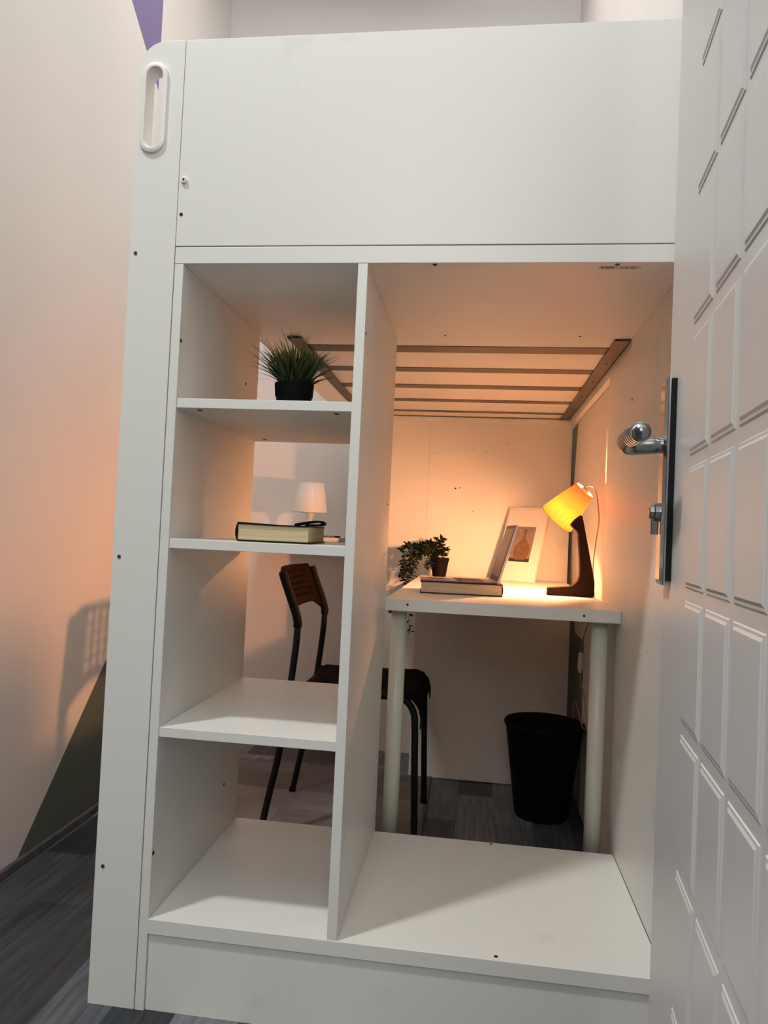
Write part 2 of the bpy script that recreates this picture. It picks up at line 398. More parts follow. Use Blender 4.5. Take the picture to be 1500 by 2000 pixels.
for yy in (.0205, .0245, .0285): box(bm, (.795, yy-.0009, ZR-.0006), (.812, yy+.0009, ZR-.0003))
obj('printed_lines', bm, INK, st)

# inner side panel between unit and lamp, on the wall side
ip = obj('rear_post_panel', B((.9365, .4912, 0), (.9535, .775, 1.360)), LAM, bed)

# ------------------------------------------------------------ desk
dk = thing('desk', 'white desk with round white legs standing behind the shelving unit', 'desk', (.65, 1.07, 0))
ZD = .736
tt = obj('tabletop', B((.371, .4925, ZD-.030), (.9360, 1.66, ZD)), LAM, dk, bevel=.0012)
tt.data.vertices  # plain board
for x, yy in ((.4005, .55), (.8965, .55)):
    bm = bmesh.new()
    tube(bm, [(x, yy, .006), (x, yy, ZD-.034)], .0203, 32); lg = obj('leg', bm, WHITEL, dk, smooth=False)
    for p in lg.data.polygons: p.use_smooth = len(p.vertices) == 4
    bm = bmesh.new(); tube(bm, [(x, yy, 0), (x, yy, .008)], .013, 20); obj('leg_foot', bm, BLACKP, lg)
    bm = bmesh.new(); tube(bm, [(x, yy, ZD-.035), (x, yy, ZD-.030)], .03, 24); obj('leg_plate', bm, WHITEL, lg)
for x, z, r in ((.426, .7225, .003), (.850, .720, .003)): hole('screw_hole', (x, .4925, z), (0, -1, 0), r, tt)
bm = bmesh.new(); tube(bm, [(.383, .4965, .7065), (.383, .4965, .699)], .004, 10); obj('screw_head', bm, DARK, tt)
obj('back_panel', B((.3715, 1.42, .003), (.9360, 1.436, ZD-.0305)), mat('back_panel_board', (.62, .58, .52), .5, noise=.05), dk, bevel=.0008)

# ------------------------------------------------------------ chair
ch = thing('chair', 'dark brown plastic chair with perforated back and black tubular legs', 'chair', (.22, .96, 0))
Y0, Y1 = .772, 1.148
back = [(0.0, 0), (.022, .12), (.047, .25), (.068, .42), (.080, .54), (.0835, .60), (.083, .630), (.074, .66), (.058, .70), (.038, .75), (.031, .768)]
def side(y):
    bm = bmesh.new(); tube(bm, smooth_path([(x, y, z) for x, z in back], 5), .0098, 14); return bm
def front(y):
    bm = bmesh.new(); tube(bm, smooth_path([(.449, y, 0), (.445, y, .12), (.440, y, .25), (.436, y, .36), (.430, y, .395), (.412, y, .421), (.385, y, .431), (.30, y, .433), (.18, y, .430), (.075, y, .427)], 5), .0098, 14); return bm
for y in (Y0, Y1):
    lg = obj('leg', side(y), BLACKM, ch, smooth=True); bm = bmesh.new(); tube(bm, [(0, y, 0), (.002, y, .018)], .0112, 14); obj('leg_tip', bm, BLACKP, lg)
    lg = obj('leg', front(y), BLACKM, ch, smooth=True); bm = bmesh.new(); tube(bm, [(.449, y, 0), (.448, y, .018)], .0112, 14); obj('leg_tip', bm, BLACKP, lg)
bm = bmesh.new(); tube(bm, [(.10, Y0, .427), (.10, Y1, .427)], .007, 10); obj('seat_rail', bm, BLACKM, ch)
bm = bmesh.new(); tube(bm, [(.33, Y0, .425), (.33, Y1, .425)], .007, 10); obj('seat_rail', bm, BLACKM, ch)
def shell(fpos, nu, nv, keep, thick=.0035):
    bm = bmesh.new(); G = [[bm.verts.new(fpos(i/nu, j/nv)) for j in range(nv+1)] for i in range(nu+1)]
    for i in range(nu):
        for j in range(nv):
            if keep(i, j): bm.faces.new((G[i][j], G[i+1][j], G[i+1][j+1], G[i][j+1]))
    bmesh.ops.delete(bm, geom=[v for v in bm.verts if not v.link_faces], context='VERTS')
    return bm
def bx(z):
    for (x0, z0), (x1, z1) in zip(back, back[1:]):
        if z <= z1: return x0 + (x1-x0)*(z-z0)/(z1-z0)
    return back[-1][0]
def fback(u, v):
    s = abs(2*u-1)
    # lower edge arches up between the sleeves, upper edge has rounded corners
    zlo = .613 + (.047)*min(1, ((1-s)/.38))**.55 if s < 1 else .613
    ztop = .783 - .030*max(0, (s-.80)/.20)**2.2
    z = zlo + (ztop-zlo)*v
    y = Y0-.004 + (Y1-Y0+.008)*u
    x = bx(min(z, .768)) - .006 - .020*(1-s*s) 
    if s > .97: x += .004
    return (x, y, z)
NU, NV = 65, 27
def keepb(i, j):
    if i < 8 or i > NU-9 or j < 4 or j > NV-3: return True
    return not ((i-8) % 4 in (1, 2) and (j-4) % 4 in (1, 2))
bk = obj('backrest', shell(fback, NU, NV, keepb), BROWNP, ch, smooth=True)
bk.modifiers.new('solid', 'SOLIDIFY').thickness = .0045
for y in (Y0, Y1):   # moulded sleeves gripping the posts
    bm = bmesh.new(); pts = [(bx(z), y, z) for z in (.612, .63, .66, .70, .75, .772)]
    tube(bm, smooth_path(pts, 4), [.0125]*20+[.010], 14); obj('backrest_sleeve', bm, BLACKP, bk, smooth=True)
# seat: rounded shell with slots, rolling down over the front
sp = [(.085, .438), (.10, .444), (.16, .443), (.24, .440), (.32, .441), (.37, .447), (.405, .449), (.430, .441), (.448, .420), (.456, .392), (.455, .362)]
def seatp(t):
    t = t*(len(sp)-1); i = min(int(t), len(sp)-2); f = t-i
    return (sp[i][0]*(1-f)+sp[i+1][0]*f, sp[i][1]*(1-f)+sp[i+1][1]*f)
def fseat(u, v):
    s = abs(2*u-1); vmax = 1.0 if s > .995 else 1 - .11*min(1, (1-s)/.5)**.8
    v0 = .0 + .16*max(0, (s-.78)/.22)**2
    t = v0 + (vmax-v0)*v; x, z = seatp(t)
    z -= .010*(1-s*s) * (1 if t < .6 else max(0, 1-(t-.6)*4)); y = Y0-.012 + (Y1-Y0+.024)*u
    if s > .93: z -= .012*((s-.93)/.07)**2
    return (x, y, z)
def keeps(i, j):
    if i < 7 or i > 42 or j < 6 or j > 28: return True
    return not ((i-7) % 4 == 2 and (j-6) % 6 in (1, 2, 3, 4))
se = obj('seat', shell(fseat, 50, 44, keeps), BROWNP, ch, smooth=True)
se.modifiers.new('solid', 'SOLIDIFY').thickness = .004

# ------------------------------------------------------------ waste bin
bn = thing('wastebasket', 'black round wastebasket standing under the desk', 'bin', (.848, 1.165, 0))
bm = bmesh.new()
lathe(bm, [(.0, .004), (.080, .004), (.084, .0), (.086, .004), (.124, .288), (.129, .290), (.130, .298), (.127, .302), (.1235, .300), (.1195, .285), (.082, .010), (0, .008)], (.832, 1.16, 0), 56)
bmesh.ops.remove_doubles(bm, verts=bm.verts, dist=1e-5)
obj('bin_body', bm, BINB, bn, smooth=False, bevel=0)
for p in bn.children[0].data.polygons: p.use_smooth = True

# ------------------------------------------------------------ desk lamp
YL = .93
lp = thing('desk_lamp', 'lit desk lamp with dark brown angular stand and ribbed yellow shade', 'lamp', (.87, YL, ZD))
out = [(.891,.979),(.897,.976),(.937,.792),(.939,.780),(.939,.742),(.934,.736),(.802,.736),(.803,.759),(.864,.7655),(.875,.769),(.884,.776),(.891,.785),(.8945,.797),(.895,.817),(.8915,.87),(.887,.922),(.883,.930),(.872,.939),(.863,.950),(.876,.966)]
out = [(CX+(a-CX)*.982, ZD + (CZ+(b-CZ)*.982 - ZD - .0028)*1.0) for a, b in out]
out = [(a, max(b, ZD+.0004)) for a, b in out]
bm = bmesh.new(); prism(bm, out, lambda a, b, d: Vector((a, d, b)), YL-.052, YL-.022)
obj('lamp_stand', bm, LAMPB, lp, bevel=.0025, seg=3)
top = Vector((.8992, YL-.020, 1.0502)); bot = Vector((.8257, YL+.018, .9631))
ax = (top-bot); HL = ax.length; q = ax.normalized().to_track_quat('Z', 'Y')
ML = Matrix.Translation(bot) @ q.to_matrix().to_4x4()
def shade_mat():
    m, N, L, b = nt('lamp_shade_plastic'); N.remove(b); o = N['Material Output']
    t = N.new('ShaderNodeBsdfTranslucent'); t.inputs[0].default_value = (.032, .0105, .0012, 1)
    d = N.new('ShaderNodeBsdfDiffuse'); d.inputs[0].default_value = (.95, .60, .22, 1)
    g = N.new('ShaderNodeBsdfGlossy'); g.inputs[1].default_value = .3
    mx = N.new('ShaderNodeMixShader'); mx.inputs[0].default_value = .5; L.new(t.outputs[0], mx.inputs[1]); L.new(d.outputs[0], mx.inputs[2])
    m2 = N.new('ShaderNodeMixShader'); m2.inputs[0].default_value = .04; L.new(mx.outputs[0], m2.inputs[1]); L.new(g.outputs[0], m2.inputs[2])
    L.new(m2.outputs[0], o.inputs[0]); return m
SHADE = shade_mat()
RB, RT = .0555, .0322
prof = []
NL = 14
for i in range(NL+1):
    f = i/NL; prof.append((RB+(RT-RB)*f + (.0012 if i == 0 else 0), HL*f))
bm = bmesh.new()
lathe(bm, prof, seg=180, M4=ML, radf=lambda i, k, r: r + (.0011*(1 if k % 4 < 2 else -1) if 1 <= i <= 8 else 0))
sd = obj('lamp_shade', bm, SHADE, lp, smooth=False)
tube_b = bmesh.new()
for R0, h in ((RB+.0008, 0), (RT, HL)):
    pts = [ML @ Vector((R0*math.cos(a*2*PI/48), R0*math.sin(a*2*PI/48), h)) for a in range(49)]
    tube(tube_b, pts, .0013, 6, cap=False)
obj('shade_rim', tube_b, SHADE, sd, smooth=True)
bm = bmesh.new(); lathe(bm, [(0, HL*1.04), (.009, HL*1.04), (.011, HL*1.0), (.011, HL*.62), (.009, HL*.56), (0, HL*.56)], seg=24, M4=ML)
for k in range(3):
    a = k*2*PI/3; p0 = ML @ Vector((.010*math.cos(a), .010*math.sin(a), HL*.96)); p1 = ML @ Vector((RT*math.cos(a), RT*math.sin(a), HL*.98)); tube(bm, [p0, p1], .0018, 6)
obj('lamp_holder', bm, CORDM, lp, smooth=True)
bulb_c = ML @ Vector((0, 0, HL*.25))
EM = bpy.data.materials.new('bulb_glow'); EM.use_nodes = True; n_ = EM.node_tree.nodes; n_.remove(n_['Principled BSDF'])
e_ = n_.new('ShaderNodeEmission'); e_.inputs[0].default_value = (1.0, .41, .165, 1); e_.inputs[1].default_value = 2750; EM.node_tree.links.new(e_.outputs[0], n_['Material Output'].inputs[0])
bm = bmesh.new(); lathe(bm, [(0.0003, .020)] + [(.020*math.cos(a*PI/14), -.002+.022*math.sin(a*PI/14)) for a in range(6, -8, -1)] + [(.0003, -.024)], seg=20, M4=Matrix.Translation(bulb_c) @ q.to_matrix().to_4x4())
bu = obj('light_bulb', bm, EM, lp, smooth=True)
# cord: over the shade, down the wall side of the stand, under the desk with an inline switch
c1 = smooth_path([tuple(ML @ Vector((0, 0, HL*1.0))), (.905, .925, 1.062), (.922, .935, 1.064), (.938, .945, 1.045), (.9475, .95, .99), (.9490, .95, .955), (.9425, .95, .896), (.9375, .95, .834), (.9385, .95, .773), (.9445, .96, .742), (.9480, .99, .72), (.9480, 1.06, .650), (.9480, 1.12, .615), (.9480, 1.17, .575), (.9480, 1.195, .543), (.9480, 1.205, .527)], 8)
c2 = smooth_path([(.948, 1.212, .462), (.948, 1.20, .444), (.948, 1.16, .425), (.948, 1.10, .40), (.95, 1.05, .33), (.95, 1.12, .30), (.95, 1.22, .325), (.95, 1.31, .345), (.95, 1.345, .33), (.95, 1.35, .27), (.95, 1.36, .12), (.95, 1.38, .02)], 8)
bm = bmesh.new(); tube(bm, c1, .0022, 8); tube(bm, c2, .0022, 8); cd = obj('cord', bm, CORDM, lp, smooth=True)
bm = bmesh.new(); tube(bm, [(.948, 1.203, .529), (.948, 1.204, .524), (.948, 1.208, .478), (.948, 1.212, .462)], [.004, .0085, .0098, .006], 12); obj('inline_switch', bm, WHITEP, cd, bevel=.001)

# ------------------------------------------------------------ book and laptop on the desk
def rotz(c, a): return lambda x, y, z: (c[0]+x*math.cos(a)-y*math.sin(a), c[1]+x*math.sin(a)+y*math.cos(a), c[2]+z)
def rbox(bm, F, a, b):
    x0, y0, z0 = a; x1, y1, z1 = b
    v = [bm.verts.new(F(*p)) for p in ((x0,y0,z0),(x1,y0,z0),(x1,y1,z0),(x0,y1,z0),(x0,y0,z1),(x1,y0,z1),(x1,y1,z1),(x0,y1,z1))]
    for f in ((3,2,1,0),(4,5,6,7),(0,1,5,4),(1,2,6,5),(2,3,7,6),(3,0,4,7)): bm.faces.new([v[i] for i in f])
bk2 = thing('book', 'thick closed book with cream pages lying under the small laptop', 'book', (.441, .70, ZD))
F2 = rotz((.4385, .708, ZD+.0002), .055)
LB, WB, HB = .226, .165, .0335
bm = bmesh.new()
rbox(bm, F2, (0, 0, 0), (LB, WB, .003)); rbox(bm, F2, (0, 0, HB-.003), (LB, WB, HB))
# rounded spine at the right end
for k in range(6):
    a0, a1 = -PI/2+k*PI/6, -PI/2+(k+1)*PI/6
    pts = [(LB-.004+.006*math.cos(a), HB/2+(HB/2)*math.sin(a)) for a in (a0, a1)] + [(LB-.004+.0042*math.cos(a), HB/2+(HB/2-.002)*math.sin(a)) for a in (a1, a0)]
    A = [bm.verts.new(F2(x, 0, z)) for x, z in pts]; Bv = [bm.verts.new(F2(x, WB, z)) for x, z in pts]
    bm.faces.new(A); bm.faces.new(list(reversed(Bv)))
    for i in range(4): bm.faces.new((A[i], Bv[i], Bv[(i+1) % 4], A[(i+1) % 4]))
obj('cover', bm, COVERB, bk2, bevel=.0005)
bm = bmesh.new(); rbox(bm, F2, (.003, .003, .003), (LB-.002, WB-.003, HB-.003)); obj('pages', bm, PAGW, bk2)
lt = thing('laptop', 'tiny open laptop leaning back on top of the desk book', 'laptop', (.50, .75, ZD+HB))
FL = rotz((.4440, .7110, ZD+HB+.0004), .13)
BL_, BW_ = .2080, .150
LGREY = mat('laptop_grey', (.33, .27, .27), .4)
KEY = mat('laptop_keys', (.10, .055, .05), .5)
bm = bmesh.new(); rbox(bm, FL, (0, 0, 0), (BL_, BW_, .004)); lb = obj('laptop_base', bm, LGREY, lt, bevel=.001)
bm = bmesh.new()
for i in range(5):
    for j in range(11): rbox(bm, FL, (.098+i*.0155, .012+j*.0118, .004), (.098+i*.0155+.0125, .012+j*.0118+.0096, .0048))
kb = obj('keyboard', bm, KEY, lb); kb['kind'] = 'stuff'
bm = bmesh.new(); rbox(bm, FL, (.022, .045, .004), (.065, .105, .0044)); obj('touchpad', bm, KEY, lb)
th = math.radians(16)
def FS(d, y, h):   # d thickness direction, h up along the screen
    return FL(BL_ + h*math.sin(th) + d*math.cos(th), y, .004 + h*math.cos(th) - d*math.sin(th))
bm = bmesh.new(); rbox(bm, FS, (0, 0, 0), (.006, BW_, .168)); ls = obj('laptop_lid', bm, mat('lid_white', (.82, .78, .70), .4), lt, bevel=.0006)
bm = bmesh.new(); rbox(bm, FS, (-.0006, .001, .002), (-.0001, BW_-.001, .166)); obj('screen_bezel', bm, mat('bezel_dark', (.022, .015, .014), .4), ls)
bm = bmesh.new(); rbox(bm, FS, (-.0011, .010, .016), (-.0007, BW_-.010, .157)); obj('screen', bm, mat('screen_off_grey', (.27, .18, .155), .35), ls)

# ------------------------------------------------------------ framed picture leaning against the panel
pf = thing('picture_frame', 'white framed picture of a vase leaning in the desk corner', 'picture', (.73, 1.55, ZD))
phi = math.radians(33); lean = math.radians(21)
P0 = Vector((.655, 1.572, ZD+.0006))
eu = Vector((math.cos(phi), -math.sin(phi), 0)); hn = Vector((math.sin(phi), math.cos(phi), 0))
ev = Vector((0, 0, 1))*math.cos(lean) + hn*math.sin(lean); en = -eu.cross(ev)     # en points backwards
if en.y < 0: en = -en
FW, FH, FT = .176, .308, .016
def FP(a, b, d): return P0 + eu*a + ev*b + en*d
def fbox(bm, a, b): rbox(bm, FP, a, b)
FRM = mat('frame_white', (.80, .74, .70), .35)
bm = bmesh.new()
fw_ = .012
fbox(bm, (0, 0, 0), (FW, fw_, FT)); fbox(bm, (0, FH-fw_, 0), (FW, FH, FT)); fbox(bm, (0, fw_, 0), (fw_, FH-fw_, FT)); fbox(bm, (FW-fw_, fw_, 0), (FW, FH-fw_, FT))
obj('frame', bm, FRM, pf, bevel=.0008)
bm = bmesh.new(); fbox(bm, (fw_, fw_, .005), (FW-fw_, FH-fw_, .007)); mt = obj('mat_board', bm, mat('mat_board_paper', (.80, .74, .70), .8), pf)
bm = bmesh.new(); fbox(bm, (.001, .001, FT), (FW-.001, FH-.001, FT+.002)); obj('backing_board', bm, mat('backing_board_brown', (.14, .09, .06), .8), pf)
PX0, PX1, PZ0, PZ1 = .045, .135, .080, .226
def art(name, poly, d, m):
    bm = bmesh.new(); prism(bm, poly, lambda a, b, t: FP(a, b, t), d-.0002, d); obj(name, bm, m, mt)
bm = bmesh.new(); fbox(bm, (PX0, PZ0, .0046), (PX1, PZ1, .005)); pr_ = obj('print', bm, mat('print_grey', (.25, .20, .185), .7, noise=.3, nscale=90), mt)
bm = bmesh.new(); fbox(bm, (PX0, PZ0, .0044), (PX1, PZ0+.014, .0046)); obj('print_table', bm, mat('print_dark', (.025, .02, .02), .7), mt)
vz = []
cx = (PX0+PX1)/2+.003
half = [(0, .008), (.022, .009), (.032, .024), (.035, .044), (.031, .064), (.018, .082), (.008, .093), (.006, .110), (.006, .130), (.008, .136)]
poly = [(cx+a, PZ0+b) for a, b in half] + [(cx-a, PZ0+b) for a, b in reversed(half[1:])]
art('print_vase', poly, .0044, mat('print_vase_brown', (.17, .095, .055), .7, noise=.25, nscale=60))

# ------------------------------------------------------------ trailing plant
tp = thing('trailing_potted_plant', 'trailing leafy plant in a small black pot on the desk', 'plant', (.447, 1.565, ZD))
pc = Vector((.447, 1.56, ZD))
bm = bmesh.new(); lathe(bm, [(0, .0), (.0245, .0), (.026, .002), (.0345, .060), (.0365, .061), (.0375, .074), (.0345, .0745), (.033, .062), (0, .058)], pc, 32); bmesh.ops.remove_doubles(bm, verts=bm.verts, dist=1e-5)
obj('pot', bm, BLACKP, tp, smooth=False, bevel=.0006)
bm = bmesh.new(); rnd = random.Random(5)
for k in range(60):
    a = rnd.uniform(0, 2*PI); r = .030*math.sqrt(rnd.random()); c = pc + Vector((r*math.cos(a), r*math.sin(a), .063+rnd.uniform(0, .004)))
    bmesh.ops.create_icosphere(bm, subdivisions=1, radius=rnd.uniform(.002, .0034), matrix=Matrix.Translation(c))
gp = obj('pebbles', bm, mat('pot_pebbles', (.42, .38, .33), .7, noise=.4, nscale=200), tp); gp['kind'] = 'stuff'
LEAF = mat('trailing_leaf_green', (.010, .019, .010), .7, spec=.15, col2=(.018, .034, .016), nscale=60)
STEM = mat('trailing_stem', (.03, .035, .02), .6)
stems = []
def st_(pts): stems.append(smooth_path([pc+Vector(p) for p in pts], 7))
top_ = .066
st_([(0, 0, top_), (-.005, 0, .115), (-.012, -.01, .150)])
st_([(.005, 0, top_), (.008, .01, .100), (.0, .01, .135), (.008, .0, .150)])
st_([(.0, 0, top_), (.018, -.004, .095), (.022, -.006, .11)])
st_([(0, 0, top_), (-.030, 0, .115), (-.070, -.01, .122), (-.115, -.02, .100), (-.140, -.02, .055), (-.150, -.03, .0)])
st_([(0, 0, top_), (-.035, -.01, .098), (-.075, -.01, .110), (-.110, .0, .085), (-.130, -.01, .035), (-.135, -.01, -.02)])
st_([(0, 0, top_), (-.028, -.02, .09), (-.062, -.03, .095), (-.098, -.03, .070), (-.118, -.03, .02), (-.128, -.02, -.04)])
st_([(0, 0, top_), (-.03, .01, .105), (-.08, .01, .108), (-.125, .0, .118), (-.155, .0, .098)])
st_([(0, 0, top_), (-.020, -.02, .085), (-.036, -.03, .062), (-.040, -.03, .035)])
st_([(0, 0, top_), (-.03, 0, .10), (-.075, -.005, .085), (-.095, -.01, .05), (-.100, -.01, .0), (-.104, -.01, -.08), (-.110, -.02, -.15), (-.106, -.02, -.20), (-.098, -.02, -.222)])
st_([(0, 0, top_), (-.025, .01, .12), (-.05, .01, .128), (-.078, .0, .105)])
bm = bmesh.new()
for s in stems: tube(bm, s, .0009, 5)
obj('stems', bm, STEM, tp, smooth=True)
def leaf(bm, p, d, up, L, Wd):
    d = d.normalized(); s = d.cross(up).normalized(); n = s.cross(d).normalized()
    pts = [(0, 0, 0), (.3, .42, .05), (.62, .38, .04), (1, 0, -.05), (.62, -.38, .04), (.3, -.42, .05), (.45, 0, -.06)]
    v = [bm.verts.new(p + d*L*a + s*Wd*b + n*L*c*1.3) for a, b, c in pts]
    for t in ((0, 1, 6), (1, 2, 6), (2, 3, 6), (3, 4, 6), (4, 5, 6), (5, 0, 6)): bm.faces.new([v[i] for i in t])
bm = bmesh.new()
for si, s in enumerate(stems):
    for i, p in enumerate(s):
        if i < 3 or (si == 8 and i > 22 and p.z < ZD-.03 and i % 3): continue
        for rep in range(2 if (si == 8 and p.z < ZD) else 3):
            t = (s[min(i+1, len(s)-1)]-s[max(i-1, 0)]).normalized()
            rd = Vector((rnd.uniform(-1, 1), rnd.uniform(-1, 1), rnd.uniform(-.8, 1))); rd = (rd - t*rd.dot(t)).normalized()
            leaf(bm, p, rd + t*rnd.uniform(0, .8), Vector((rnd.uniform(-.5, .5), rnd.uniform(-.6, .2), 1)), rnd.uniform(.017, .026), rnd.uniform(.011, .016))
fo = obj('foliage', bm, LEAF, tp)

# ------------------------------------------------------------ grass plant on the top shelf
gz = 1.1323
gr = thing('grass_potted_plant', 'bushy green artificial grass in a black pot on the top shelf', 'plant', (.2025, .19, gz))
gc = Vector((.1940, .19, gz))
bm = bmesh.new(); lathe(bm, [(0, 0), (.0315, 0), (.033, .002), (.0375, .040), (.0395, .041), (.0415, .068), (.0395, .069), (.0375, .060), (0, .058)], gc, 40); bmesh.ops.remove_doubles(bm, verts=bm.verts, dist=1e-5)
obj('pot', bm, BLACKP, gr, bevel=.0006)
def grass_mat():
    m, N, L, b = nt('grass_blades'); b.inputs['Roughness'].default_value = .45
    tc = N.new('ShaderNodeTexCoord'); se_ = N.new('ShaderNodeSeparateXYZ'); L.new(tc.outputs['Object'], se_.inputs[0])
    mr = N.new('ShaderNodeMapRange'); mr.inputs['From Min'].default_value = .07; mr.inputs['From Max'].default_value = .17; L.new(se_.outputs['Z'], mr.inputs['Value'])
    n = N.new('ShaderNodeTexNoise'); n.inputs['Scale'].default_value = 60; L.new(tc.outputs['Object'], n.inputs['Vector'])
    ad = N.new('ShaderNodeMath'); ad.operation = 'MULTIPLY_ADD'; ad.inputs[1].default_value = .8; L.new(n.outputs['Fac'], ad.inputs[0])
    sb = N.new('ShaderNodeMath'); sb.operation = 'SUBTRACT'; sb.inputs[1].default_value = .4; L.new(mr.outputs[0], sb.inputs[0]); L.new(sb.outputs[0], ad.inputs[2])
    cr = N.new('ShaderNodeValToRGB'); e = cr.color_ramp.elements; e[0].position = .05; e[0].color = (.012, .024, .008, 1); e[1].position = 1; e[1].color = (.26, .20, .02, 1)
    a = e.new(.5); a.color = (.060, .075, .010, 1); a = e.new(.8); a.color = (.14, .14, .015, 1)
    L.new(ad.outputs[0], cr.inputs[0]); L.new(cr.outputs[0], b.inputs['Base Color']); return m
bm = bmesh.new(); rnd = random.Random(11)
def blade(base, az, spread, H, w, droop):
    d = Vector((math.cos(az), math.sin(az), 0)); side = Vector((-math.sin(az), math.cos(az), 0))
    tw = rnd.uniform(-1.3, 1.3); prev = None; n = 8
    for i in range(n+1):
        f = i/n; p = base + d*(spread*f**1.9) + Vector((0, 0, H*(f - droop*f**3)))
        wd = w*(1-f**2.2)*.5 + .0002; sv = (side*math.cos(tw*f+tw) + d*math.sin(tw*f+tw)).normalized()
        a, b = bm.verts.new(p-sv*wd), bm.verts.new(p+sv*wd)
        if prev: bm.faces.new((prev[0], prev[1], b, a))
        prev = (a, b)
for k in range(330):
    a = rnd.uniform(0, 2*PI); r = .030*math.sqrt(rnd.random()); base = gc + Vector((r*math.cos(a), r*math.sin(a), .056))
    s = rnd.uniform(.008, .075)*(.35 + 1.1*r/.030); H = rnd.uniform(.082, .126) - s*.40
    blade(base, a + rnd.uniform(-.5, .5), s, H, rnd.uniform(.0046, .0074), rnd.uniform(0, .35))
for az, s, H in ((PI*1.02, .092, .085), (PI*.97, .078, .10), (.1, .078, .082), (-.25, .070, .09), (PI*.8, .068, .10), (.35, .072, .075), (PI*1.1, .07, .11)):
    blade(gc+Vector((.015*math.cos(az), .015*math.sin(az), .056)), az, s, H, .0036, .05)
for az, s, H in ((2.6, .022, .142), (2.9, .040, .137), (1.2, .012, .140), (.6, .03, .128)):
    blade(gc+Vector((0, 0, .056)), az, s, H, .0050, 0)
gf = obj('foliage', bm, grass_mat(), gr, smooth=True)

# ------------------------------------------------------------ book on the second shelf, with ribbon
zb = .8679
bo = thing('book', 'thick black-covered book with yellowed pages on the second shelf', 'book', (.20, .15, zb))
F1 = rotz((.1375, .035, zb+.0003), .07)
Lw, Ld, Hh = .137, .215, .0355
bm = bmesh.new()
rbox(bm, F1, (.002, -.001, 0), (Lw+.002, Ld, .0026))
# top cover dips a little in the middle
nseg = 10
for k in range(nseg):
    xa, xb = Lw*k/nseg, Lw*(k+1)/nseg
    z = lambda x: Hh + .0012 - .0014*math.sin(PI*x/Lw*1.0) - .002*(x/Lw)
    vs = [bm.verts.new(F1(x, y, zz)) for x, y, zz in ((xa, -.001, z(xa)-.0026), (xb, -.001, z(xb)-.0026), (xb, Ld, z(xb)-.0026), (xa, Ld, z(xa)-.0026), (xa, -.001, z(xa)), (xb, -.001, z(xb)), (xb, Ld, z(xb)), (xa, Ld, z(xa)))]
    for f in ((3,2,1,0),(4,5,6,7),(0,1,5,4),(1,2,6,5),(2,3,7,6),(3,0,4,7)): bm.faces.new([vs[i] for i in f])
for k in range(8):
    a0, a1 = PI/2+k*PI/8, PI/2+(k+1)*PI/8; hc = (Hh+.001)/2
    pts = [(.004+.0075*math.cos(a), hc+hc*math.sin(a)) for a in (a0, a1)] + [(.004+.0048*math.cos(a), hc+(hc-.0026)*math.sin(a)) for a in (a1, a0)]
    A = [bm.verts.new(F1(x, -.001, z)) for x, z in pts]; Bv = [bm.verts.new(F1(x, Ld, z)) for x, z in pts]
    bm.faces.new(A); bm.faces.new(list(reversed(Bv)))
    for i in range(4): bm.faces.new((A[i], Bv[i], Bv[(i+1) % 4], A[(i+1) % 4]))
obj('cover', bm, COVER, bo)
bm = bmesh.new(); rbox(bm, F1, (.001, .002, .0026), (Lw-.001, Ld-.003, Hh-.0030)); obj('pages', bm, PAGY, bo, bevel=.001)
rb = bmesh.new()
loop = smooth_path([F1(x, y, z) for x, y, z in ((.078, .170, Hh+.0016), (.098, .172, Hh+.0060), (.116, .174, Hh+.0092), (.130, .176, Hh+.0098), (.136, .177, Hh+.0065), (.132, .178, Hh+.0030), (.120, .176, Hh+.0022), (.100, .173, Hh+.0018))], 6)
for i in range(len(loop)-1):
    pass
pa = None
for p in loop:
    c, d_ = rb.verts.new(p), rb.verts.new(p + Vector((.002, .028, .0)))
    if pa: rb.faces.new((pa[0], c, d_, pa[1]))
    pa = (c, d_)
ro = obj('ribbon_loop', rb, COVER, smooth=True, origin=F1(.115, .176, Hh)); sm = ro.modifiers.new('solid', 'SOLIDIFY'); sm.thickness = .0042; sm.offset = 0
tag(ro, 'small black curled ribbon lying on the black-covered book', 'ribbon')

# ------------------------------------------------------------ wall shelf behind, with the white lamp
ws = tag(obj('wall_shelf', B((-.42, 1.74, .8495), (.0, 2.0598, .8665)), LAM, origin=(-.2, 1.9, .8495), bevel=.001), 'narrow white wall shelf behind the bed that carries the white lamp', 'shelf')
wl = thing('table_lamp', 'small unlit white table lamp seen through the shelving above the book', 'lamp', (-.145, 1.85, .8665))
lc = (-.147, 1.85, .8665)
bm = bmesh.new(); lathe(bm, [(0, 0), (.040, 0), (.043, .003), (.036, .010), (.018, .024), (.0095, .045), (.0085, .062), (.011, .080), (.022, .104), (.030, .117), (0, .118)], lc, 36); bmesh.ops.remove_doubles(bm, verts=bm.verts, dist=1e-5)
obj('lamp_base', bm, WHITEP, wl, smooth=True)
bm = bmesh.new(); lathe(bm, [(.079, .106), (.0785, .109), (.0560, .236), (.0545, .236), (.077, .108), (.079, .106)], lc, 48)
obj('lamp_shade', bm, WHITEP, wl, smooth=True)
bm = bmesh.new(); lathe(bm, [(0, .117), (.012, .118), (.012, .150), (.022, .172), (.018, .192), (0, .198)], lc, 20); bmesh.ops.remove_doubles(bm, verts=bm.verts, dist=1e-5); obj('light_bulb', bm, WHITEP, wl, smooth=True)
rc = thing('remote_control', 'flat grey handset with a dark end lying beside the white table lamp', 'remote', (-.03, 1.80, .8665))
bm = bmesh.new(); box(bm, (-.090, 1.775, .8667), (-.0, 1.815, .8745)); rb_ = obj('remote_body', bm, mat('remote_grey', (.14, .12, .13), .6, spec=.2), rc, bevel=.002)
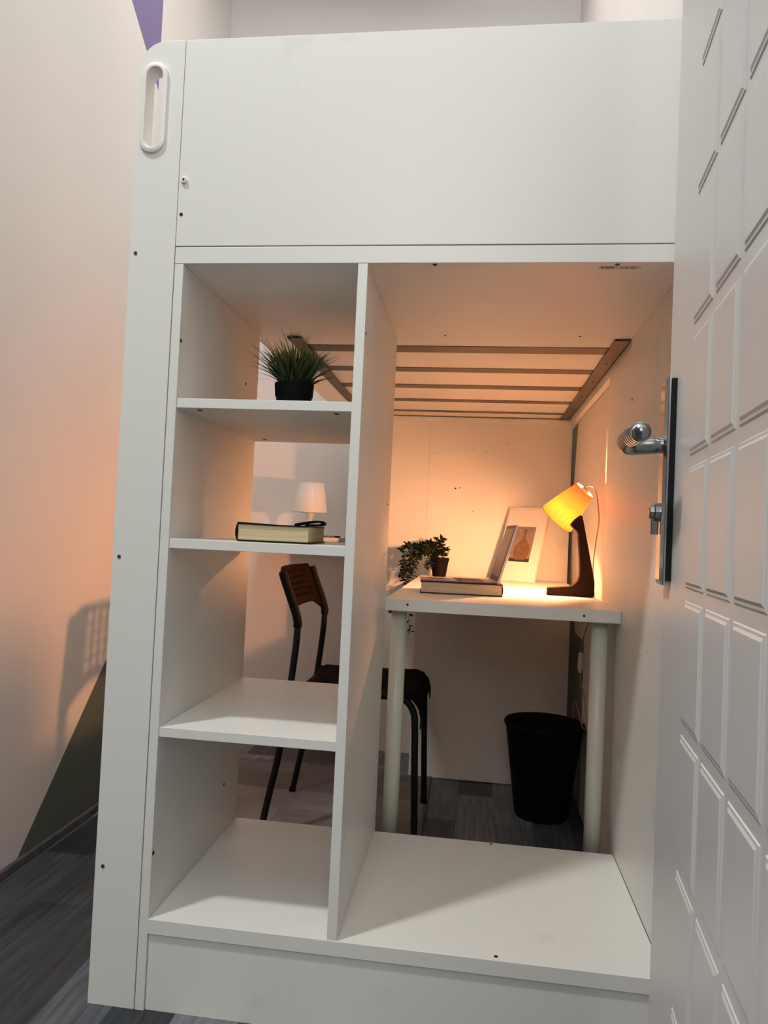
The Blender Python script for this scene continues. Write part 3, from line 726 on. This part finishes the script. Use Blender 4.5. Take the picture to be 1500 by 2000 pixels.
bm = bmesh.new(); box(bm, (-.018, 1.7745, .8665), (-.001, 1.8155, .8748)); obj('remote_end', bm, BLACKP, rb_, bevel=.001)

# ------------------------------------------------------------ door at the right
E0 = Vector((.8118, -.3936, 0)); dd = Vector((.0873, .9962, 0)); nn = Vector((.9962, -.0873, 0))
def FD(s, p, z): return E0 - dd*s - nn*p + Vector((0, 0, z))
DW, DH = .82, 2.05
bm = bmesh.new(); rbox(bm, FD, (0, -.04, .008), (DW, 0, DH))
def tile(bm, s0, s1, z0, z1, h=.0022, bv=.006):
    a = [FD(s, 0, z) for s, z in ((s0, z0), (s1, z0), (s1, z1), (s0, z1))]
    m1 = [FD(s, h*.45, z) for s, z in ((s0+bv*.18, z0+bv*.18), (s1-bv*.18, z0+bv*.18), (s1-bv*.18, z1-bv*.18), (s0+bv*.18, z1-bv*.18))]
    m2 = [FD(s, h*.5, z) for s, z in ((s0+bv*.55, z0+bv*.55), (s1-bv*.55, z0+bv*.55), (s1-bv*.55, z1-bv*.55), (s0+bv*.55, z1-bv*.55))]
    b = [FD(s, h, z) for s, z in ((s0+bv, z0+bv), (s1-bv, z0+bv), (s1-bv, z1-bv), (s0+bv, z1-bv))]
    R = [[bm.verts.new(p) for p in ring] for ring in (a, m1, m2, b)]
    for P, Q in zip(R, R[1:]):
        for i in range(4): bm.faces.new((P[i], P[(i+1) % 4], Q[(i+1) % 4], Q[i]))
    bm.faces.new(R[-1])
for c in range(7):
    for r in range(14):
        s0 = .142 + c*.0945; z0 = .0555 + r*.1332
        tile(bm, s0, s0+.082, z0+.0, z0+.1205)
door = struct('door_1', bm, LAMD)
def ds(name, bm, m, parent, **k):
    return obj(name, bm, m, parent, **k)
bm = bmesh.new()
def ring_plate(bm, L):
    V = []
    for p, s0, s1, z0, z1 in L:
        V.append([bm.verts.new(FD(s, p, z)) for s, z in ((s0, z0), (s1, z0), (s1, z1), (s0, z1))])
    for P, Q in zip(V, V[1:]):
        for i in range(4): bm.faces.new((P[i], P[(i+1) % 4], Q[(i+1) % 4], Q[i]))
    bm.faces.new(V[0]); bm.faces.new(V[-1])
ring_plate(bm, [(.0052, .008, .050, .851, 1.090), (.0085, .008, .050, .851, 1.090), (.0115, .014, .044, .857, 1.084)])
hd = ds('handle_plate', bm, CHROME, door, bevel=.0008)
bm = bmesh.new(); rbox(bm, FD, (.013, .0002, .856), (.0535, .0054, 1.086)); ds('plate_gap_shade', bm, BLACKM, hd)  # black slab stands in for the shadow between plate and door
ZL = 1.012
bm = bmesh.new()
pth = smooth_path([FD(.030, .008, ZL), FD(.030, .022, ZL), FD(.030, .036, ZL-.001), FD(.033, .047, ZL-.002), FD(.044, .053, ZL), FD(.062, .053, ZL+.002), FD(.085, .050, ZL+.003), FD(.108, .046, ZL+.003), FD(.124, .044, ZL+.002)], 5)
n = len(pth); tube(bm, pth, [.0095 if i < 4 else (.0105 if i < 16 else .0105 - .0018*(i-16)/(n-16)) for i in range(n)], 16)
ds('door_handle', bm, CHROMED, hd, smooth=True)
for s in (.080, .088, .096, .104, .112):
    bm = bmesh.new(); c0 = FD(s, .049-(s-.08)*.12, ZL+.003); tube(bm, [c0+dd*.0022, c0-dd*.0022], .0112, 18)
    ds('grip_ring', bm, CHROME, hd, bevel=.0008)
bm = bmesh.new(); tube(bm, [FD(.031, .008, .934), FD(.031, .018, .934)], .011, 20); tube(bm, [FD(.031, .016, .934), FD(.031, .0235, .934)], .0075, 16)
rbox(bm, FD, (.0275, .0125, .908), (.0345, .021, .930)); ds('thumb_turn', bm, CHROMED, hd, bevel=.0012)
for z in (.866, 1.075):
    bm = bmesh.new(); tube(bm, [FD(.031, .0090, z), FD(.031, .0110, z)], .0042, 12); ds('plate_screw', bm, CHROMED, hd, bevel=.0005)

for o in bpy.data.objects:
    if '_o' in o.keys(): del o['_o']
